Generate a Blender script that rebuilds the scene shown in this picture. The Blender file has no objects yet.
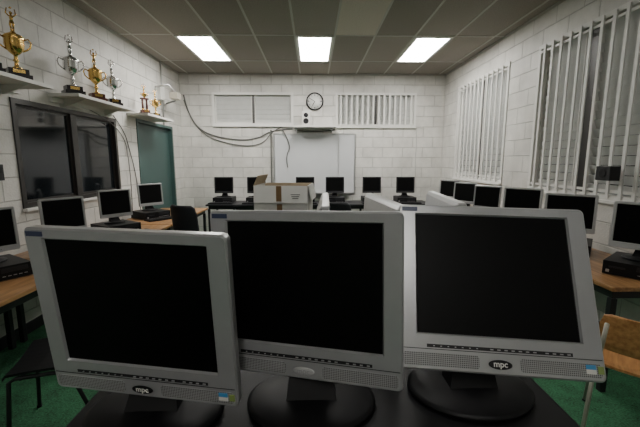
import bpy, math, random
from mathutils import Matrix, Vector, Euler
random.seed(4)
EYE=1.55
# ------------------------------------------------------------------ materials
MATS={}
def nt(name):
    m=bpy.data.materials.new(name); m.use_nodes=True
    n=m.node_tree; b=n.nodes['Principled BSDF']; return m,n,b
def pbr(name,col,rough=.5,metal=0.,var=.08,scale=12,bump=0.,emit=None,spec=None,coat=0):
    if name in MATS: return MATS[name]
    m,n,b=nt(name)
    tc=n.nodes.new('ShaderNodeTexCoord'); nz=n.nodes.new('ShaderNodeTexNoise')
    nz.inputs['Scale'].default_value=scale; nz.inputs['Detail'].default_value=4
    n.links.new(tc.outputs['Object'],nz.inputs['Vector'])
    mx=n.nodes.new('ShaderNodeMix'); mx.data_type='RGBA'
    mx.inputs['A'].default_value=[x*(1-var) for x in col]+[1]
    mx.inputs['B'].default_value=[min(1,x*(1+var)) for x in col]+[1]
    n.links.new(nz.outputs['Fac'],mx.inputs['Factor'])
    n.links.new(mx.outputs['Result'],b.inputs['Base Color'])
    b.inputs['Roughness'].default_value=rough; b.inputs['Metallic'].default_value=metal
    if spec is not None: b.inputs['Specular IOR Level'].default_value=spec
    b.inputs['Coat Weight'].default_value=coat
    if bump:
        bp=n.nodes.new('ShaderNodeBump'); bp.inputs['Strength'].default_value=bump; bp.inputs['Distance'].default_value=.01
        n.links.new(nz.outputs['Fac'],bp.inputs['Height']); n.links.new(bp.outputs['Normal'],b.inputs['Normal'])
    MATS[name]=m; return m
def wall_mat(name,axis,col):
    m,n,b=nt(name)
    tc=n.nodes.new('ShaderNodeTexCoord'); sp=n.nodes.new('ShaderNodeSeparateXYZ'); cb=n.nodes.new('ShaderNodeCombineXYZ')
    n.links.new(tc.outputs['Object'],sp.inputs[0])
    n.links.new(sp.outputs[axis],cb.inputs['X']); n.links.new(sp.outputs['Z'],cb.inputs['Y'])
    br=n.nodes.new('ShaderNodeTexBrick'); n.links.new(cb.outputs[0],br.inputs['Vector'])
    br.inputs['Scale'].default_value=1; br.inputs['Brick Width'].default_value=.4; br.inputs['Row Height'].default_value=.2
    br.inputs['Mortar Size'].default_value=.007; br.inputs['Mortar Smooth'].default_value=.5
    br.inputs['Color1'].default_value=list(col)+[1]; br.inputs['Color2'].default_value=[c*.92 for c in col]+[1]
    br.inputs['Mortar'].default_value=[c*.72 for c in col]+[1]
    nz=n.nodes.new('ShaderNodeTexNoise'); nz.inputs['Scale'].default_value=60; n.links.new(tc.outputs['Object'],nz.inputs['Vector'])
    nb=n.nodes.new('ShaderNodeTexNoise'); nb.inputs['Scale'].default_value=1.9; nb.inputs['Detail'].default_value=10; nb.inputs['Roughness'].default_value=.7
    n.links.new(tc.outputs['Object'],nb.inputs['Vector'])
    rp=n.nodes.new('ShaderNodeMapRange'); rp.inputs['From Min'].default_value=.3; rp.inputs['From Max'].default_value=.7
    rp.inputs['To Min'].default_value=.72; rp.inputs['To Max'].default_value=1.08
    n.links.new(nb.outputs['Fac'],rp.inputs['Value'])
    mu=n.nodes.new('ShaderNodeVectorMath'); mu.operation='SCALE'
    n.links.new(br.outputs['Color'],mu.inputs[0]); n.links.new(rp.outputs['Result'],mu.inputs['Scale'])
    n.links.new(mu.outputs[0],b.inputs['Base Color'])
    ma=n.nodes.new('ShaderNodeMath'); ma.operation='MULTIPLY_ADD'; ma.inputs[1].default_value=-1
    n.links.new(br.outputs['Fac'],ma.inputs[0])
    m2=n.nodes.new('ShaderNodeMath'); m2.operation='MULTIPLY'; m2.inputs[1].default_value=.35
    n.links.new(nz.outputs['Fac'],m2.inputs[0]); n.links.new(m2.outputs[0],ma.inputs[2])
    bp=n.nodes.new('ShaderNodeBump'); bp.inputs['Strength'].default_value=.9; bp.inputs['Distance'].default_value=.01
    n.links.new(ma.outputs[0],bp.inputs['Height']); n.links.new(bp.outputs['Normal'],b.inputs['Normal'])
    b.inputs['Roughness'].default_value=.55
    return m
def carpet():
    m,n,b=nt('carpet_green'); tc=n.nodes.new('ShaderNodeTexCoord')
    a=n.nodes.new('ShaderNodeTexNoise'); a.inputs['Scale'].default_value=90; a.inputs['Detail'].default_value=6
    c=n.nodes.new('ShaderNodeTexNoise'); c.inputs['Scale'].default_value=5; c.inputs['Detail'].default_value=9; c.inputs['Roughness'].default_value=.8
    for x in (a,c): n.links.new(tc.outputs['Object'],x.inputs['Vector'])
    ad=n.nodes.new('ShaderNodeMath'); ad.operation='ADD'
    n.links.new(a.outputs['Fac'],ad.inputs[0]); n.links.new(c.outputs['Fac'],ad.inputs[1])
    r=n.nodes.new('ShaderNodeValToRGB'); r.color_ramp.elements[0].position=.38; r.color_ramp.elements[1].position=.62
    hf=n.nodes.new('ShaderNodeMath'); hf.operation='MULTIPLY'; hf.inputs[1].default_value=.5
    n.links.new(ad.outputs[0],hf.inputs[0]); n.links.new(hf.outputs[0],r.inputs['Fac'])
    r.color_ramp.elements[0].color=(.008,.045,.018,1); r.color_ramp.elements[1].color=(.05,.21,.095,1)
    n.links.new(r.outputs['Color'],b.inputs['Base Color']); b.inputs['Roughness'].default_value=.95
    bp=n.nodes.new('ShaderNodeBump'); bp.inputs['Strength'].default_value=.6; bp.inputs['Distance'].default_value=.01
    n.links.new(a.outputs['Fac'],bp.inputs['Height']); n.links.new(bp.outputs['Normal'],b.inputs['Normal'])
    return m
def wood(name,c1,c2):
    m,n,b=nt(name); tc=n.nodes.new('ShaderNodeTexCoord'); mp=n.nodes.new('ShaderNodeMapping')
    mp.inputs['Scale'].default_value=(14,1.5,14); n.links.new(tc.outputs['Object'],mp.inputs['Vector'])
    a=n.nodes.new('ShaderNodeTexNoise'); a.inputs['Scale'].default_value=3; a.inputs['Detail'].default_value=8
    n.links.new(mp.outputs[0],a.inputs['Vector'])
    r=n.nodes.new('ShaderNodeValToRGB'); r.color_ramp.elements[0].position=.35; r.color_ramp.elements[1].position=.65
    r.color_ramp.elements[0].color=list(c1)+[1]; r.color_ramp.elements[1].color=list(c2)+[1]
    n.links.new(a.outputs['Fac'],r.inputs['Fac']); n.links.new(r.outputs['Color'],b.inputs['Base Color'])
    b.inputs['Roughness'].default_value=.35; return m
def perf():
    m,n,b=nt('speaker_perforation'); tc=n.nodes.new('ShaderNodeTexCoord'); mp=n.nodes.new('ShaderNodeMapping')
    mp.inputs['Scale'].default_value=(1,0,1); n.links.new(tc.outputs['Object'],mp.inputs['Vector'])
    v=n.nodes.new('ShaderNodeTexVoronoi'); v.inputs['Scale'].default_value=260; v.inputs['Randomness'].default_value=0
    n.links.new(mp.outputs[0],v.inputs['Vector'])
    r=n.nodes.new('ShaderNodeValToRGB'); r.color_ramp.elements[0].position=.28; r.color_ramp.elements[1].position=.42
    r.color_ramp.elements[0].color=(.05,.05,.05,1); r.color_ramp.elements[1].color=(.30,.30,.305,1)
    n.links.new(v.outputs['Distance'],r.inputs['Fac']); n.links.new(r.outputs['Color'],b.inputs['Base Color'])
    b.inputs['Roughness'].default_value=.45; return m
SILVER=pbr('silver_plastic',(.36,.362,.37),.30,.40,.06,30)
SILVERB=pbr('silver_plastic_pale',(.44,.44,.445),.4,.1,.05,30)
BLACKP=pbr('black_plastic',(.006,.006,.007),.5,0,.2,40,spec=.25)
SCREEN=pbr('lcd_screen',(.0022,.0022,.0024),.42,0,.2,5,spec=.10)
DGREY=pbr('dark_grey_plastic',(.018,.018,.02),.45,spec=.3)
PERF=perf()
WHITE=pbr('white_paint',(.66,.65,.62),.5,0,.05,8)
LOUV=pbr('louver_grey',(.56,.565,.55),.4,0,.12,6)
GOLD=pbr('gold_metal',(.75,.5,.16),.22,1,.1,20)
CHROME=pbr('chrome_metal',(.72,.72,.72),.15,1,.05,20)
MARBLE=pbr('dark_marble',(.02,.017,.018),.2,0,.6,25)
REDW=pbr('burgundy_wood',(.08,.02,.012),.3,0,.3,20)
ALU=pbr('aluminium',(.5,.5,.5),.35,.9,.05,20)
STEEL=pbr('painted_steel',(.45,.42,.36),.4,.4,.1,20)
BENCH=pbr('bench_laminate',(.005,.005,.006),.45,0,.4,30,spec=.25)
WOOD=wood('desk_wood',(.22,.11,.04),(.42,.23,.10))
CHWOOD=wood('chair_wood',(.38,.17,.06),(.60,.32,.13))
CARD=pbr('white_cardboard',(.74,.735,.70),.8,0,.06,10)
CARDIN=pbr('brown_cardboard',(.40,.32,.21),.85,0,.15,10)
TAPE=pbr('packing_tape',(.22,.13,.06),.3)
BOARD=pbr('whiteboard_enamel',(.52,.53,.54),.25,0,.04,3)
TEAL=pbr('teal_door_paint',(.036,.075,.070),.45,0,.15,4)
DFRAME=pbr('dark_window_frame',(.025,.022,.02),.4)
NIGHT=pbr('night_glass',(.008,.010,.012),.06,0,.4,2,spec=.5)
CABLE=pbr('grey_cable',(.11,.11,.10),.5)
CABLEW=pbr('light_cable',(.4,.4,.38),.5)
FABRIC=pbr('black_fabric',(.010,.011,.015),.85,0,.3,60,.3)
BLUE=pbr('blue_sticker',(.06,.25,.5),.4)
GREEN=pbr('green_sticker',(.22,.30,.08),.4)
NAVY=pbr('navy_label',(.03,.04,.09),.4)
PAPER=pbr('clock_face',(.75,.75,.72),.5)
# ------------------------------------------------------------------ mesh builder
class MB:
    def __init__(s): s.v=[];s.f=[];s.m=[];s.sm=[];s.mats=[]
    def mi(s,mat):
        if mat not in s.mats: s.mats.append(mat)
        return s.mats.index(mat)
    def add(s,vs,fs,mat,smooth=False,M=None):
        o=len(s.v)
        for p in vs:
            p=Vector(p)
            if M is not None: p=M@p
            s.v.append(p)
        k=s.mi(mat)
        for f in fs: s.f.append([i+o for i in f]); s.m.append(k); s.sm.append(smooth)
    def box(s,c,d,mat,M=None,ch=0.):
        cx,cy,cz=c; x,y,z=d[0]/2,d[1]/2,d[2]/2
        vs=[(cx+a*x,cy+b*y,cz+e*z) for a in(-1,1) for b in(-1,1) for e in(-1,1)]
        fs=[(0,1,3,2),(4,6,7,5),(0,4,5,1),(2,3,7,6),(0,2,6,4),(1,5,7,3)]
        s.add(vs,fs,mat,False,M)
    def b2(s,p,q,mat,M=None):
        s.box([(p[i]+q[i])/2 for i in range(3)],[abs(q[i]-p[i]) for i in range(3)],mat,M)
    def lathe(s,prof,mat,o=(0,0,0),seg=24,sx=1,sy=1,M=None,smooth=True):
        vs=[];n=len(prof)
        for i in range(seg):
            a=2*math.pi*i/seg
            for r,z in prof: vs.append((o[0]+r*math.cos(a)*sx,o[1]+r*math.sin(a)*sy,o[2]+z))
        fs=[]
        for i in range(seg):
            j=(i+1)%seg
            for k in range(n-1): fs.append((i*n+k,j*n+k,j*n+k+1,i*n+k+1))
        fs.append([i*n for i in range(seg)][::-1]); fs.append([i*n+n-1 for i in range(seg)])
        s.add(vs,fs,mat,smooth,M)
    def tube(s,pts,r,mat,seg=8,M=None):
        pts=[Vector(p) for p in pts]; vs=[];fs=[]
        for i,p in enumerate(pts):
            t=(pts[min(i+1,len(pts)-1)]-pts[max(i-1,0)]).normalized()
            u=t.orthogonal() if i==0 else (u-t*u.dot(t))
            u.normalize(); w=t.cross(u); rr=r[i] if isinstance(r,(list,tuple)) else r
            for k in range(seg):
                a=2*math.pi*k/seg; vs.append(p+u*math.cos(a)*rr+w*math.sin(a)*rr)
        for i in range(len(pts)-1):
            for k in range(seg):
                l=(k+1)%seg; fs.append((i*seg+k,i*seg+l,(i+1)*seg+l,(i+1)*seg+k))
        fs.append(list(range(seg))[::-1]); fs.append([(len(pts)-1)*seg+k for k in range(seg)])
        s.add(vs,fs,mat,True,M)
    def rings(s,rings,mat,cap0=False,cap1=False,smooth=False):
        n=len(rings[0]); vs=[p for r in rings for p in r]; fs=[]
        for i in range(len(rings)-1):
            for k in range(n):
                l=(k+1)%n; fs.append((i*n+k,i*n+l,(i+1)*n+l,(i+1)*n+k))
        if cap0: fs.append(list(range(n))[::-1])
        if cap1: fs.append([(len(rings)-1)*n+k for k in range(n)])
        s.add(vs,fs,mat,smooth)
    def done(s,name,M=None,parent=None,bevel=0,fix=True):
        me=bpy.data.meshes.new(name); me.from_pydata([tuple(p) for p in s.v],[],s.f)
        for m in s.mats: me.materials.append(m)
        for p,k,sm in zip(me.polygons,s.m,s.sm): p.material_index=k; p.use_smooth=sm
        if fix:
            import bmesh
            b=bmesh.new(); b.from_mesh(me); bmesh.ops.recalc_face_normals(b,faces=b.faces); b.to_mesh(me); b.free()
        me.update()
        o=bpy.data.objects.new(name,me); bpy.context.scene.collection.objects.link(o)
        if parent: o.parent=parent
        if M is not None: o.matrix_local=M
        if bevel:
            bv=o.modifiers.new('bevel','BEVEL'); bv.width=bevel; bv.segments=2; bv.limit_method='ANGLE'; bv.angle_limit=math.radians(50)
        return o
def T(x,y,z): return Matrix.Translation((x,y,z))
def RZ(d): return Matrix.Rotation(math.radians(d),4,'Z')
def RX(d): return Matrix.Rotation(math.radians(d),4,'X')
def RY(d): return Matrix.Rotation(math.radians(d),4,'Y')
def empty(name,loc,yaw=0):
    e=bpy.data.objects.new(name,None); e.empty_display_size=.1; bpy.context.scene.collection.objects.link(e)
    e.matrix_local=T(*loc)@RZ(yaw); return e
def rr(cx,cz,hw,hh,r,y,n=5):
    pts=[]
    for (sx,sz,a0) in ((1,1,0),(-1,1,90),(-1,-1,180),(1,-1,270)):
        for i in range(n+1):
            a=math.radians(a0+90*i/n)
            pts.append((cx+sx*(hw-r)+r*math.cos(a),y,cz+sz*(hh-r)+r*math.sin(a)))
    return pts
# ------------------------------------------------------------------ room shell
XL,XR,YN,YF,H=-2.58,2.60,-3.2,7.2,3.2
WT=.16
WCOL=(.66,.645,.605)
def wall(name,kind,pos,a0,a1,ops):
    b=MB(); mat=wall_mat(name+'_block','Y' if kind=='x' else 'X',WCOL)
    t0,t1=pos
    def seg(u0,u1,z0,z1):
        if u1-u0<1e-4 or z1-z0<1e-4: return
        if kind=='x': b.b2((t0,u0,z0),(t1,u1,z1),mat)
        else: b.b2((u0,t0,z0),(u1,t1,z1),mat)
    c=a0
    for (p,q,z0,z1) in sorted(ops):
        seg(c,p,0,H); seg(p,q,0,z0); seg(p,q,z1,H); c=q
    seg(c,a1,0,H)
    return b.done(name)
wall('wall_left','x',(XL-WT,XL),YN-WT,YF+WT,[(3.18,4.81,1.12,2.08),(5.37,6.72,0,2.15)])
wall('wall_right','x',(XR,XR+WT),YN-WT,YF+WT,[(2.0,4.24,1.2,2.83),(4.85,6.53,1.23,2.83)])
wall('wall_far','y',(YF,YF+WT),XL,XR,[(-1.96,-.38,2.22,2.85),(.45,2.04,2.20,2.85)])
wall('wall_near','y',(YN-WT,YN),XL,XR,[])
b=MB(); b.b2((XL-WT,YN-WT,-.1),(XR+WT,YF+WT,0),carpet()); b.done('floor')
def tile_mat(i,k):
    return pbr('ceiling_tile_%d'%i,tuple(c*k for c in (.285,.255,.225)),.9,0,.34,70,.5)
TM=[tile_mat(0,1.),tile_mat(1,.90),tile_mat(2,1.08),tile_mat(3,1.9)]
b=MB(); g=MB()
TB=pbr('ceiling_tbar',(.42,.40,.37),.5)
xs=[XL]+[v for v in [-.24+.54*k for k in range(-8,9)] if XL<v<XR]+[XR]
ys=[YN]+[v for v in [5.05+1.25*k for k in range(-8,3)] if YN<v<YF]+[YF]
LIGHTS=[]
for i in range(len(xs)-1):
    for j in range(len(ys)-1):
        x0,x1,y0,y1=xs[i],xs[i+1],ys[j],ys[j+1]
        cx,cy=(x0+x1)/2,(y0+y1)/2
        lit=any(abs(cx-c)<.1 for c in (-1.59,.03,1.65)) and any(abs(cy-c)<.1 for c in (5.675,1.925,-1.825))
        if lit: LIGHTS.append((x0,x1,y0,y1))
        k=TM[3] if (abs(cx-.57)<.1 and abs(cy-4.425)<.1) else random.choice(TM[:3])
        b.b2((x0,y0,H),(x1,y1,H+.04),k)
b.done('ceiling')
for x in xs[1:-1]: g.b2((x-.013,YN,H-.004),(x+.013,YF,H),TB)
for y in ys[1:-1]: g.b2((XL,y-.013,H-.0045),(XR,y+.013,H-.0003),TB)
g.b2((XL,YN,H-.03),(XL+.012,YF,H),TB); g.b2((XR-.012,YN,H-.03),(XR,YF,H),TB); g.b2((XL,YF-.012,H-.03),(XR,YF,H),TB)
g.done('trim_1')
def lens_mat(name,lo,hi):
    m,n,bb=nt(name); tc=n.nodes.new('ShaderNodeTexCoord')
    nz=n.nodes.new('ShaderNodeTexNoise'); nz.inputs['Scale'].default_value=9; nz.inputs['Detail'].default_value=3
    n.links.new(tc.outputs['Object'],nz.inputs['Vector'])
    mr=n.nodes.new('ShaderNodeMapRange'); mr.inputs['From Min'].default_value=.35; mr.inputs['From Max'].default_value=.65
    mr.inputs['To Min'].default_value=lo; mr.inputs['To Max'].default_value=hi
    n.links.new(nz.outputs['Fac'],mr.inputs['Value'])
    bb.inputs['Base Color'].default_value=(.8,.8,.8,1); bb.inputs['Emission Color'].default_value=(1,.975,.92,1)
    n.links.new(mr.outputs['Result'],bb.inputs['Emission Strength']); return m
LENS=lens_mat('troffer_lens_bright',27,50); LENS2=lens_mat('troffer_lens',8,14); LENS3=lens_mat('troffer_lens_boosted',20,36); LENS4=lens_mat('troffer_lens_dimmed',1,2.5)  # unseen side lenses dimmed for vignette-like falloff on near walls; rear centre boosted
for (x0,x1,y0,y1) in LIGHTS:
    f=MB(); w=.035; cx,cy=(x0+x1)/2,(y0+y1)/2; hx,hy=(x1-x0)/2-.014,(y1-y0)/2-.014
    z0,z1=-.016,-.0055
    ln=LENS if cy>4 else ((LENS2 if cy>0 else LENS3) if abs(cx)<.3 else LENS4)
    f.b2((-hx,-hy,z0),(hx,-hy+w,z1),WHITE); f.b2((-hx,hy-w,z0),(hx,hy,z1),WHITE)
    f.b2((-hx,-hy+w,z0),(-hx+w,hy-w,z1),WHITE); f.b2((hx-w,-hy+w,z0),(hx,hy-w,z1),WHITE)
    f.b2((-hx+w,-hy+w,-.012),(hx-w,hy-w,-.006),ln)
    f.done('ceiling_troffer_light',T(cx,cy,H))
b=MB(); b.b2((XL,YN,0),(XL+.012,5.33,.1),DGREY); b.b2((XL,6.76,0),(XL+.012,YF,.1),DGREY); b.done('baseboard_left')
b=MB(); b.b2((XR-.012,YN,0),(XR,YF,.1),DGREY); b.done('baseboard_right')
b=MB(); b.b2((XL+.012,YF-.012,0),(XR-.012,YF,.1),DGREY); b.done('baseboard_far')
# ------------------------------------------------------------------ windows
def window(name,M,w,h,panes,bars,dark=False,gap=.05,barsp=.13,fcol=None):
    b=MB(); fm=DFRAME if dark else WHITE; t=.045
    y0,y1=-.012,.09
    b.b2((0,y0,0),(w,y1,t),fm); b.b2((0,y0,h-t),(w,y1,h),fm); b.b2((0,y0,t),(t,y1,h-t),fm); b.b2((w-t,y0,t),(w,y1,h-t),fm)
    b.b2((.0,-.04,-.025),(w,.03,0),WHITE)
    pw=(w-2*t-gap*(panes-1))/panes
    b.b2((t,.135,t),(w-t,.15,h-t),NIGHT)
    for i in range(panes):
        x0=t+i*(pw+gap)
        if i: b.b2((x0-gap,.005 if dark else .06,t),(x0,.10,h-t),DFRAME)
        if dark:
            s=.022
            b.b2((x0,.03,t),(x0+pw,.06,t+s),DFRAME); b.b2((x0,.03,h-t-s),(x0+pw,.06,h-t),DFRAME)
            b.b2((x0,.03,t),(x0+s,.06,h-t),DFRAME); b.b2((x0+pw-s,.03,t),(x0+pw,.06,h-t),DFRAME)
            b.b2((x0+s,.04,t+s),(x0+pw-s,.046,h-t-s),NIGHT)
        else:
            n=max(3,int((h-2*t)/.085)); sp=(h-2*t)/n
            for k in range(n):
                z=t+sp*(k+.5)
                b.box((0,0,0),(pw-.03,.006,sp*.98),LOUV,T(x0+pw/2,.085,z)@RX(20))
            b.b2((x0,.05,t),(x0+.016,.11,h-t),WHITE); b.b2((x0+pw-.016,.05,t),(x0+pw,.11,h-t),WHITE)
            if not bars: b.b2((x0,.05,t),(x0+pw,.08,t+.02),WHITE)
    if bars:
        n=int(w/barsp); sp=w/n
        for k in range(1,n): b.b2((k*sp-.016,-.03,t*.4),(k*sp+.016,-.018,h-t*.4),WHITE)
        for z in (h*.05,h*.95): b.b2((.0,-.018,z-.012),(w,-.012,z+.012),WHITE)
    return b.done(name,M)
window('window_1',T(XL,3.18,1.12)@RZ(90),1.63,.96,2,False,True,gap=.09)
window('window_2',T(XR,6.53,1.23)@RZ(-90),1.68,1.60,2,True,gap=.10)
window('window_3',T(XR,4.24,1.20)@RZ(-90),2.24,1.63,3,True,gap=.16)
window('window_4',T(-1.96,YF,2.22),1.58,.63,2,False,gap=.05)
window('window_5',T(.45,YF,2.20),1.59,.65,2,True,gap=.05,barsp=.10)
b=MB()
b.b2((XL-.10,5.42,0),(XL-.055,6.67,2.10),TEAL)
for (p,q) in ((5.371,5.42),(6.67,6.719)): b.b2((XL-.12,p,0),(XL+.01,q,2.149),TEAL)
b.b2((XL-.12,5.42,2.10),(XL+.01,6.67,2.149),TEAL)
b.b2((XL-.055,5.55,.95),(XL-.045,5.62,1.15),ALU); b.tube([(XL-.045,5.585,1.05),(XL-.0,5.585,1.05),(XL+.0,5.68,1.05)],.01,ALU)
b.done('door_1')
# ------------------------------------------------------------------ far wall items
b=MB()
x0,x1,z0,z1=-.76,.83,.90,2.05; y=YF
b.b2((x0,y-.02,z0),(x1,y-.001,z1),BOARD)
for p,q in (((x0-.02,y-.03,z0-.02),(x1+.02,y-.001,z0)),((x0-.02,y-.03,z1),(x1+.02,y-.001,z1+.02)),((x0-.02,y-.03,z0),(x0,y-.001,z1)),((x1,y-.03,z0),(x1+.02,y-.001,z1))): b.b2(p,q,ALU)
b.b2((x0+.1,y-.09,z0-.02),(x1-.1,y-.03,z0-.008),ALU); b.b2((.50,y-.026,z0),(.515,y-.02,z1),ALU)
b.done('whiteboard')
b=MB(); M=T(.04,YF,2.68)@RX(90)
b.lathe([(.155,0),(.17,.005),(.17,.035),(.158,.045),(.148,.04),(.145,.02)],BLACKP,seg=40,M=M)
b.lathe([(.146,.018),(.146,.024)],PAPER,seg=40,M=M)
for k in range(12): b.box((0,.12,.026),(.012 if k%3==0 else .006,.028,.003),BLACKP,M@Matrix.Rotation(math.radians(30*k),4,'Z'))
b.box((0,.045,.029),(.012,.09,.003),BLACKP,M@Matrix.Rotation(math.radians(150),4,'Z'))
b.box((0,.055,.031),(.008,.12,.003),BLACKP,M@Matrix.Rotation(math.radians(60),4,'Z'))
b.done('wall_clock')
b=MB(); b.b2((-.37,YF-.34,2.165),(.44,YF-.001,2.195),WHITE)
for x in (-.32,.37):
    b.b2((x-.012,YF-.03,2.08),(x+.012,YF-.001,2.165),ALU); b.tube([(x,YF-.03,2.09),(x,YF-.3,2.16)],.009,ALU)
b.done('bracket_shelf')
b=MB(); b.box((0,0,.14),(.15,.16,.28),WHITE)
b.lathe([(.05,0),(.055,.008),(.03,.012),(.01,.006)],BLACKP,M=T(0,-.08,.09)@RX(90)); b.lathe([(.04,0),(.045,.008),(.01,.01)],BLACKP,M=T(0,-.08,.2)@RX(90))
b.done('bookshelf_speaker',T(-.13,YF-.17,2.195),bevel=.008)
def cable(name,pts,r=.007,mat=CABLE):
    cu=bpy.data.curves.new(name,'CURVE'); cu.dimensions='3D'; cu.bevel_depth=r; cu.bevel_resolution=2
    sp=cu.splines.new('NURBS'); sp.points.add(len(pts)-1); sp.order_u=3; sp.use_endpoint_u=True
    for p,q in zip(sp.points,pts): p.co=(*q,1)
    cu.materials.append(mat); o=bpy.data.objects.new(name,cu); bpy.context.scene.collection.objects.link(o); return o
yw=YF-.014
cable('wall_cable',[(-2.50,yw,2.80),(-2.45,yw,2.5),(-2.25,yw,2.15),(-1.9,yw,2.0),(-1.4,yw,1.93),(-1.05,yw,1.98),(-.8,yw,2.14),(-.40,yw,2.16)],.012)
cable('wall_cable',[(-2.50,yw,2.7),(-2.40,yw,2.35),(-2.1,yw,2.0),(-1.6,yw,1.85),(-1.2,yw,1.82),(-.95,yw,1.9),(-.8,yw,2.12),(-.6,yw,2.2)],.009)
cable('wall_cable',[(-.83,yw,2.14),(-.83,yw,1.6),(-.83,yw,.85)],.014)
cable('wall_cable',[(-.6,yw-.03,2.14),(-.42,yw-.03,1.85),(-.55,yw-.03,1.6),(-.5,yw-.03,1.4)],.009)
cable('wall_cable',[(2.05,yw,2.2),(2.08,yw,1.9),(2.05,yw,1.5),(2.1,yw,.9)],.007,CABLEW)
cable('wall_cable',[(-.36,yw,2.13),(0,yw,2.10),(.3,yw,2.12),(.44,yw,2.14)],.008)
b=MB()
b.tube([(XL+.03,6.3,2.15),(XL+.03,6.3,3.19)],.012,ALU)
b.tube([(XL+.02,6.05,2.72),(XL+.2,6.15,2.78),(XL+.28,6.3,2.66),(XL+.2,6.42,2.56),(XL+.03,6.45,2.52)],.016,ALU)
b.box((XL+.03,6.25,2.66),(.06,.16,.22),WHITE)
b.box((XL+.25,6.3,2.62),(.13,.18,.10),STEEL)
b.done('wall_mount_bracket')
cable('wall_cable',[(XL+.012,4.7,2.16),(XL+.012,5.0,1.95),(XL+.012,5.1,1.7),(XL+.012,5.25,1.3),(XL+.012,5.3,.8)],.006)
cable('wall_cable',[(XL+.012,4.0,2.16),(XL+.012,4.95,2.05),(XL+.012,5.1,1.4),(XL+.012,5.05,.8)],.005)
b=MB(); b.box((0,0,0),(.05,.09,.13),DGREY); b.box((.026,0,.02),(.004,.06,.05),BLACKP); b.done('wall_thermostat',T(XL+.026,2.93,1.45),bevel=.005)
b=MB(); b.box((0,0,0),(.09,.15,.12),DGREY); b.lathe([(.035,0),(.04,.006),(.01,.002)],BLACKP,M=T(-.045,0,0)@RY(-90)); b.box((.06,0,0),(.03,.03,.03),ALU)
b.done('sensor_speaker',T(XR-.125,2.95,1.44),bevel=.006)
# ------------------------------------------------------------------ trophy shelves + trophies
def tshelf(y0,y1,br=True):
    b=MB(); b.b2((XL,y0,2.165),(XL+.30,y1,2.195),WHITE)
    if br:
        b.b2((XL,y0+.02,2.12),(XL+.02,y1-.02,2.165),WHITE)
        for y in (y0+.2,y1-.2):
            b.add([(XL+.02,y-.01,2.165),(XL+.24,y-.01,2.165),(XL+.02,y-.01,2.09),(XL+.02,y+.01,2.165),(XL+.24,y+.01,2.165),(XL+.02,y+.01,2.09)],
              [(0,1,2),(5,4,3),(0,3,4,1),(1,4,5,2),(2,5,3,0)],WHITE)
    b.done('trophy_shelf')
tshelf(1.85,3.30); tshelf(3.64,4.76); tshelf(5.11,6.02,False)
def trophy(y,h,body,base,style=0,yaw=-40,x=-2.43):
    s=h/.5; b=MB(); S=Matrix.Scale(s,4)
    b.box((0,0,.02),(.15,.12,.04),base,S); b.box((0,0,.06),(.12,.095,.04),base,S)
    b.box((0,-.049,.06),(.07,.004,.024),GOLD,S)
    if style==0:
        b.lathe([(.03,.08),(.035,.085),(.014,.10),(.011,.13),(.02,.14),(.012,.15),(.012,.175),(.03,.19),(.052,.215),(.06,.25),(.057,.285),(.064,.30),(.06,.303),(.03,.30)],body,seg=24,M=S)
        b.lathe([(.058,.302),(.05,.315),(.02,.33),(.01,.345),(.014,.352),(.006,.36)],body,seg=20,M=S)
        for k in (-1,1):
            b.tube([(k*.055,0,.29),(k*.085,0,.305),(k*.10,0,.28),(k*.092,0,.245),(k*.07,0,.225),(k*.045,0,.21)],.006,body,M=S)
        z=.355
    else:
        for k in (-1,1):
            b.lathe([(.016,.08),(.016,.25)],REDW if style==1 else body,o=(k*.035,0,0),seg=14,M=S)
            b.lathe([(.021,.08),(.021,.09),(.016,.095)],GOLD,o=(k*.035,0,0),seg=14,M=S)
        b.box((0,0,.26),(.12,.06,.02),base,S)
        b.lathe([(.02,.27),(.01,.285),(.03,.30),(.04,.33),(.042,.345),(.02,.34)],body,seg=20,M=S)
        for k in (-1,1): b.tube([(k*.038,0,.34),(k*.06,0,.345),(k*.06,0,.32),(k*.035,0,.305)],.005,body,M=S)
        z=.345
    b.tube([(.006,0,z),(.008,0,z+.03),(.006,0,z+.055)],[.005,.007,.008],body,M=S); b.tube([(-.006,0,z),(-.01,0,z+.03),(-.005,0,z+.055)],[.005,.007,.008],body,M=S)
    b.tube([(0,0,z+.05),(0,0,z+.07),(0,0,z+.09),(0,0,z+.098)],[.010,.010,.013,.005],body,M=S)
    b.lathe([(.002,0),(.008,.004),(.010,.011),(.007,.019),(.002,.022)],body,o=(0,0,z+.098),seg=12,M=S)
    b.tube([(.012,0,z+.088),(.028,0,z+.105),(.024,0,z+.14)],[.005,.0045,.0035],body,M=S)
    b.tube([(-.012,0,z+.088),(-.028,0,z+.105),(-.02,0,z+.14)],[.005,.0045,.0035],body,M=S)
    b.lathe([(.002,0),(.010,.006),(.002,.014)],body,o=(.0,0,z+.138),seg=10,M=S)
    b.done('trophy_cup',T(x,y,2.195)@RZ(yaw+90))
trophy(3.10,.56,GOLD,MARBLE,0,x=-2.42); trophy(2.85,.50,GOLD,MARBLE,1,x=-2.42); trophy(2.50,.46,GOLD,MARBLE,1)
trophy(3.80,.58,CHROME,MARBLE,0); trophy(4.20,.56,GOLD,REDW,0); trophy(4.54,.54,CHROME,MARBLE,0)
trophy(5.36,.44,GOLD,REDW,1); trophy(5.72,.42,GOLD,MARBLE,0)
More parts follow.
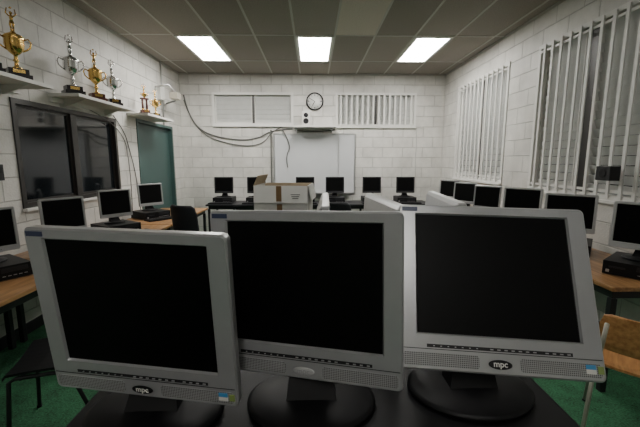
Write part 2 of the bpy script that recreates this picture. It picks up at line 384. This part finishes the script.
# ------------------------------------------------------------------ monitors
W2,H2=.169,.135
def head(b,s,a,bt,mat,detail):
    cz=(a-bt)/2; hw=W2+s; hh=H2+(a+bt)/2
    b.rings([rr(0,cz,hw*.55,hh*.55,.02,.050),rr(0,cz,hw*.72,hh*.72,.02,.044),rr(0,cz,hw-.012,hh-.012,.012,.030),rr(0,cz,hw-.001,hh-.001,.012,.022),rr(0,cz,hw,hh,.012,.004),rr(0,cz,hw-.0035,hh-.0035,.010,0),
             rr(0,0,W2+.003,H2+.003,.001,0),rr(0,0,W2,H2,.001,.005)],mat,cap0=True)
    b.rings([rr(0,0,W2+.0,H2+.0,.001,.005)]+[rr(0,0,W2-.002,H2-.002,.001,.0055)],SCREEN,cap1=True)
    zb=-H2-bt
    if detail:
        zt=zb+.040
        b.b2((-hw+.006,-.0008,zt+.0025),(hw-.006,.001,zt+.004),DGREY)
        for k in (-1,1):
            x0,x1=(k*.042,k*(hw-.010))
            b.rings([rr((x0+x1)/2,zb+.022,abs(x1-x0)/2,.0135,.006,.002),rr((x0+x1)/2,zb+.022,abs(x1-x0)/2,.0135,.006,-.0012)],PERF,cap1=True)
        zz=zt+.010
        b.b2((-.15,-.0003,zz-.0035),(.148,.002,zz+.0035),DGREY)
        for i in range(11):
            x=-.015+i*.0145+(.01 if i>6 else 0)
            b.box((x,-.0008,zz),(.0060,.003,.0022),SILVER)
        for i in range(7): b.box((-.045-i*.015,-.0008,zz),(.003,.003,.0015),SILVER)
    else:
        for i in range(4): b.box((.03+i*.014,-.0006,zb+bt*.4),(.007,.003,.003),DGREY)
def stand(b,neck_top,bw=.15,bd=.115,by=.03):
    b.lathe([(.96,0),(1.,.004),(1.,.010),(.93,.016),(.5,.022),(.3,.024)],BLACKP,o=(0,by,0),seg=48,sx=bw,sy=bd)
    nx,ny,nz=neck_top
    prof=[(0,by,.02,.058,.03),(nx*.2,by+.025,nz*.35,.045,.022),(nx*.7,by+.02,nz*.75,.04,.02),(nx,ny,nz,.038,.018)]
    R=[]
    for (x,y,z,w,d) in prof: R.append([(x-w,y-d,z),(x+w,y-d,z),(x+w,y+d,z),(x-w,y+d,z)])
    b.rings(R,BLACKP,True,True)
def logo(par,M,kind):
    b=MB(); m=BLACKP if kind=='dark' else SILVERB
    b.lathe([(.93,0),(1,.001),(1,.0022),(.9,.003)],m,seg=36,sx=.024,sy=.0095,M=RX(90))
    b.done('logo_badge',M,par)
    cu=bpy.data.curves.new('logo_text','FONT'); cu.body='mpc'; cu.size=.017; cu.align_x='CENTER'; cu.align_y='CENTER'; cu.extrude=.0003; cu.offset=.0003
    cu.materials.append(WHITE if kind=='dark' else SILVER)
    o=bpy.data.objects.new('logo_text',cu); bpy.context.scene.collection.objects.link(o); o.parent=par
    o.matrix_local=M@T(0,-.0033,.001)@RX(90)
TABLE=.985
def big_monitor(pos,yaw,tilt,roll,base,kind,sticker=True,bw=.15,bd=.115):
    e=empty('computer_monitor',(base[0],base[1],TABLE))
    L=T(pos[0]-base[0],pos[1]-base[1],pos[2]+EYE-TABLE)@RZ(yaw)@RX(tilt)@RY(roll)
    s,a,bt=.0414,.024,.0758
    b=MB(); head(b,s,a,bt,SILVER,True)
    b.box((-W2-s+.026,-.0006,H2+a-.012),(.036,.002,.010),NAVY)
    if sticker:
        zb=-H2-bt
        b.box((W2+s-.031,-.0018,zb+.029),(.019,.0014,.009),BLUE); b.box((W2+s-.031,-.0018,zb+.020),(.019,.0014,.009),WHITE); b.box((W2+s-.012,-.0018,zb+.024),(.011,.0014,.015),GREEN)
    b.done('screen_head',L,e)
    if kind: logo(e,L@T(0,-.001,-H2-bt+.021),kind)
    top=L@Vector((0,.045,-.03))
    b=MB(); stand(b,tuple(top),by=0,bw=bw,bd=bd); b.done('stand',None,e)
    return e
big_monitor((-.362,.675,-.290),-9.7,6.0,.5,(-.355,.735),'dark')
big_monitor((-.025,.718,-.263),-16.3,-1.1,-1.7,(-.005,.765),'silver',False)
big_monitor((.406,.762,-.254),-6.5,-24.1,1.2,(.385,.80),'dark')
for (x,y,yaw,z) in ((.055,1.22,88,-.288),(.245,1.16,95,-.284),(.46,1.20,84,-.280)):
    big_monitor((x,y,z),yaw,0,0,(x-.04,y),None,False,.085,.11)
def small_monitor(x,y,z,yaw,mat=SILVER,sc=.9,tilt=-4):
    e=empty('computer_monitor',(x,y,z),yaw); e.scale=(sc,sc,sc)
    b=MB(); head(b,.022,.020,.042,mat,False); L=T(0,-.04,.255)@RX(tilt); b.done('screen_head',L,e)
    b=MB(); stand(b,tuple(L@Vector((0,.045,-.03))),.12,.095,.02); b.done('stand',None,e)
def desktop_pc(x,y,z,yaw,mat=BLACKP):
    b=MB(); b.box((0,0,.052),(.36,.38,.095),mat)
    b.box((.08,-.191,.07),(.15,.004,.03),DGREY); b.box((-.1,-.191,.06),(.09,.004,.012),DGREY); b.box((-.15,-.192,.03),(.02,.005,.02),ALU)
    for k in range(5): b.box((.02+k*.03,-.191,.03),(.02,.004,.004),ALU)
    for a in (-1,1):
        for c in (-1,1): b.box((a*.15,c*.16,.003),(.03,.03,.006),DGREY)
    b.done('desktop_computer',T(x,y,z)@RZ(yaw),bevel=.006)
def keyboard(x,y,z,yaw,mat=BLACKP):
    b=MB(); b.box((0,0,.010),(.44,.15,.018),mat)
    for r in range(5):
        for c in range(18):
            b.box((-.20+c*.0235,-.05+r*.024,.022),(.019,.019,.008),DGREY)
    b.done('computer_keyboard',T(x,y,z)@RZ(yaw))
def desk(name,x0,x1,y0,y1,z=.75,top=WOOD):
    b=MB(); cx,cy=(x0+x1)/2,(y0+y1)/2; hx,hy=(x1-x0)/2,(y1-y0)/2
    b.b2((-hx,-hy,z-.03),(hx,hy,z),top); 
    b.b2((-hx+.04,-hy+.04,z-.09),(hx-.04,hy-.04,z-.03),DGREY)
    for a in (-1,1):
        for c in (-1,1):
            b.box((a*(hx-.05),c*(hy-.05),(z-.09)/2),(.04,.04,z-.09),DGREY)
    return b.done(name,T(cx,cy,0),bevel=.004)
for (a,c) in ((1.30,2.85),(2.87,4.42),(4.44,5.99)): desk('computer_desk',XL+.03,-1.78,a,c)
for (a,c) in ((2.12,3.3),(3.32,4.7),(4.72,6.14)): desk('computer_desk',1.90,XR-.03,a,c)
for (a,c) in ((-1.95,-.35),(-.33,1.0),(1.02,2.2)): desk('computer_desk',a,c,6.42,7.08,.75,DGREY)
b=MB(); b.b2((-.555,.37,-.035),(.555,3.0,0),BENCH); b.b2((-.50,.42,-.13),(.50,2.95,-.035),DGREY)
for x in (-.48,.48):
    for y in (.45,1.68,2.92): b.box((x,y,-.557),(.05,.05,.856),DGREY)
b.b2((-.48,.45,-.75),(.48,2.92,-.72),DGREY)
b.done('workbench',T(.02,0,TABLE),bevel=.006)
# cardboard box
b=MB(); w,d,h=.355,.30,.40; t=.005
b.b2((-w/2,-d/2,0),(w/2,d/2,t),CARD)
b.b2((-w/2,-d/2,t),(w/2,-d/2+t,h),CARD); b.b2((-w/2,d/2-t,t),(w/2,d/2,h),CARDIN)
b.b2((-w/2,-d/2+t,t),(-w/2+t,d/2-t,h),CARD); b.b2((w/2-t,-d/2+t,t),(w/2,d/2-t,h),CARD)
b.box((0,-.0,.05),(w*.98,.004,.10),CARDIN,T(0,d/2+.004,h)@RX(-168))
b.box((0,0,.035),(.004,d*.98,.07),CARDIN,T(-w/2,0,h)@RY(25))
b.box((0,0,.05),(.004,d*.98,.10),CARD,T(w/2+.003,0,h)@RY(168))
b.box((0,0,.055),(w*.98,.004,.11),CARD,T(0,-d/2-.004,h)@RX(172))
b.b2((-.025,-d/2-.022,h-.10),(.010,-d/2-.0205,h-.0),TAPE)
b.b2((-.025,-d/2-.002,.0),(.010,-d/2-.0005,h-.12),TAPE)
for i in range(3): b.box((.10,-d/2-.023,h-.055-i*.012),(.06-.01*i,.001,.004),DGREY)
b.done('cardboard_box',T(-.195,2.45,TABLE)@RZ(-6))
# ------------------------------------------------------------------ computers round the room
Z=.75
def fdir(yaw): a=math.radians(yaw); return math.sin(a),-math.cos(a)
for (x,y,yaw) in ((-2.23,2.40,58),(-2.20,3.12,60),(-2.22,3.98,56),(-2.28,4.98,54)):
    desktop_pc(x,y,Z,yaw); small_monitor(x,y,Z+.10,yaw,SILVER,.92)
    dx,dy=fdir(yaw); 
    if y>2.5: keyboard(x+dx*.29,y+dy*.29,Z,yaw)
for i,(x,y,yaw) in enumerate(((2.32,2.38,-52),(2.26,3.05,-40),(2.25,3.74,-50),(2.25,4.5,-54),(2.24,5.15,-54),(2.26,5.8,-50))):
    desktop_pc(x,y,Z,yaw); small_monitor(x,y,Z+.10,yaw,SILVERB if i<3 else SILVER,1.0 if y<4 else .92)
for x in (-1.70,-1.08,-.15,.42,1.13,1.78):
    desktop_pc(x,6.84,Z,0); small_monitor(x,6.84,Z+.10,0,DGREY,.93)
    keyboard(x,6.53,Z,0)
# ------------------------------------------------------------------ chairs
def stack_chair(x,y,yaw,seat,frame=ALU,zs=.45,zb=.82):
    b=MB()
    def panel(pts,th,mat,axis):
        R=[]
        for (yy,zz,ww) in pts:
            n=9; ring=[]
            for i in range(n):
                u=-1+2*i/(n-1); ring.append((u*ww/2,yy+ (abs(u)**2)*(-.03 if axis=='b' else 0),zz+((abs(u)**2)*.012 if axis=='s' else 0)))
            for i in range(n-1,-1,-1):
                q=ring[i]
                ring.append((q[0],q[1]+(th if axis=='b' else 0),q[2]-(th if axis=='s' else 0)))
            R.append(ring)
        b.rings(R,mat,True,True,smooth=False)
    panel([(-.20,zs-.03,.36),(-.18,zs-.005,.39),(-.05,zs,.40),(.10,zs-.008,.39),(.18,zs+.005,.35)],.014,seat,'s')
    panel([(.20,zb-.21,.34),(.215,zb-.17,.38),(.235,zb-.06,.39),(.245,zb-.01,.36),(.248,zb,.30)],.012,seat,'b')
    for k in (-1,1):
        b.tube([(k*.215,-.20,.0),(k*.19,-.17,zs-.04),(k*.19,-.14,zs-.022),(k*.19,.12,zs-.03),(k*.185,.20,zs+.02),(k*.175,.235,zb-.18),(k*.165,.262,zb-.04)],.011,frame)
        b.tube([(k*.215,.24,0),(k*.19,.10,zs-.05),(k*.19,.06,zs-.026)],.011,frame)
        b.lathe([(.014,0),(.014,.012)],BLACKP,o=(k*.215,-.20,0),seg=10); b.lathe([(.014,0),(.014,.012)],BLACKP,o=(k*.215,.24,0),seg=10)
    b.tube([(-.19,-.12,zs-.03),(.19,-.12,zs-.03)],.009,frame); b.tube([(-.19,.1,zs-.034),(.19,.1,zs-.034)],.009,frame)
    b.done('stacking_chair',T(x,y,0)@RZ(yaw))
def office_chair(x,y,yaw):
    b=MB()
    for k in range(5):
        a=math.radians(72*k); c,s=math.cos(a),math.sin(a)
        b.tube([(0,0,.10),(.15*c,.15*s,.10),(.29*c,.29*s,.07)],[.03,.022,.014],BLACKP)
        b.lathe([(.02,-.011),(.027,-.008),(.027,.008),(.02,.011)],BLACKP,seg=14,M=T(.29*c,.29*s,.027)@RZ(72*k+90)@RY(90))
    b.lathe([(.035,.08),(.035,.2),(.02,.2),(.02,.40),(.06,.41)],BLACKP)
    R=[]
    for (z,k) in ((.40,.8),(.415,.97),(.44,1.),(.465,.97),(.48,.85)):
        R.append([(q[0]*k,q[2]*k,z) for q in rr(0,0,.24,.23,.08,0)])
    b.rings(R,FABRIC,True,True,True)
    R=[]
    for (z,k,yy) in ((.58,.75,.22),(.62,.95,.225),(.75,1.,.235),(.92,1.,.255),(1.0,.92,.27),(1.03,.7,.28)):
        n=8; ring=[]
        for i in range(n+1):
            u=-1+2*i/n; ring.append((u*.22*k,yy-abs(u)**2*.05,z))
        for i in range(n,-1,-1):
            u=-1+2*i/n; ring.append((u*.21*k,yy-abs(u)**2*.05+.05*(1-.6*u*u),z))
        R.append(ring)
    b.rings(R,FABRIC,True,True,True)
    b.tube([(0,.05,.40),(0,.22,.41),(0,.30,.5),(0,.28,.70)],.018,BLACKP)
    b.done('office_chair',T(x,y,0)@RZ(yaw))
stack_chair(1.80,1.78,140,CHWOOD,STEEL,.45,.76)
stack_chair(-1.48,1.95,-70,BLACKP,DGREY)
stack_chair(-1.36,3.1,-75,BLACKP,ALU)
office_chair(-1.42,4.35,150)
office_chair(.30,4.6,170)
for x in (-1.15,-.5,.45,1.15,1.75): stack_chair(x,5.95,180+random.uniform(-20,20),BLACKP,DGREY)
# ------------------------------------------------------------------ world + camera
w=bpy.data.worlds.new('night_sky'); bpy.context.scene.world=w; w.use_nodes=True
w.node_tree.nodes['Background'].inputs[0].default_value=(.02,.025,.04,1); w.node_tree.nodes['Background'].inputs[1].default_value=.3
cam=bpy.data.cameras.new('camera'); cam.lens=36*355/640; cam.sensor_width=36; cam.clip_start=.02
co=bpy.data.objects.new('camera',cam); bpy.context.scene.collection.objects.link(co)
co.location=(0,0,EYE); co.rotation_euler=(math.radians(90-8.57),0,math.radians(-1.13))
bpy.context.scene.camera=co
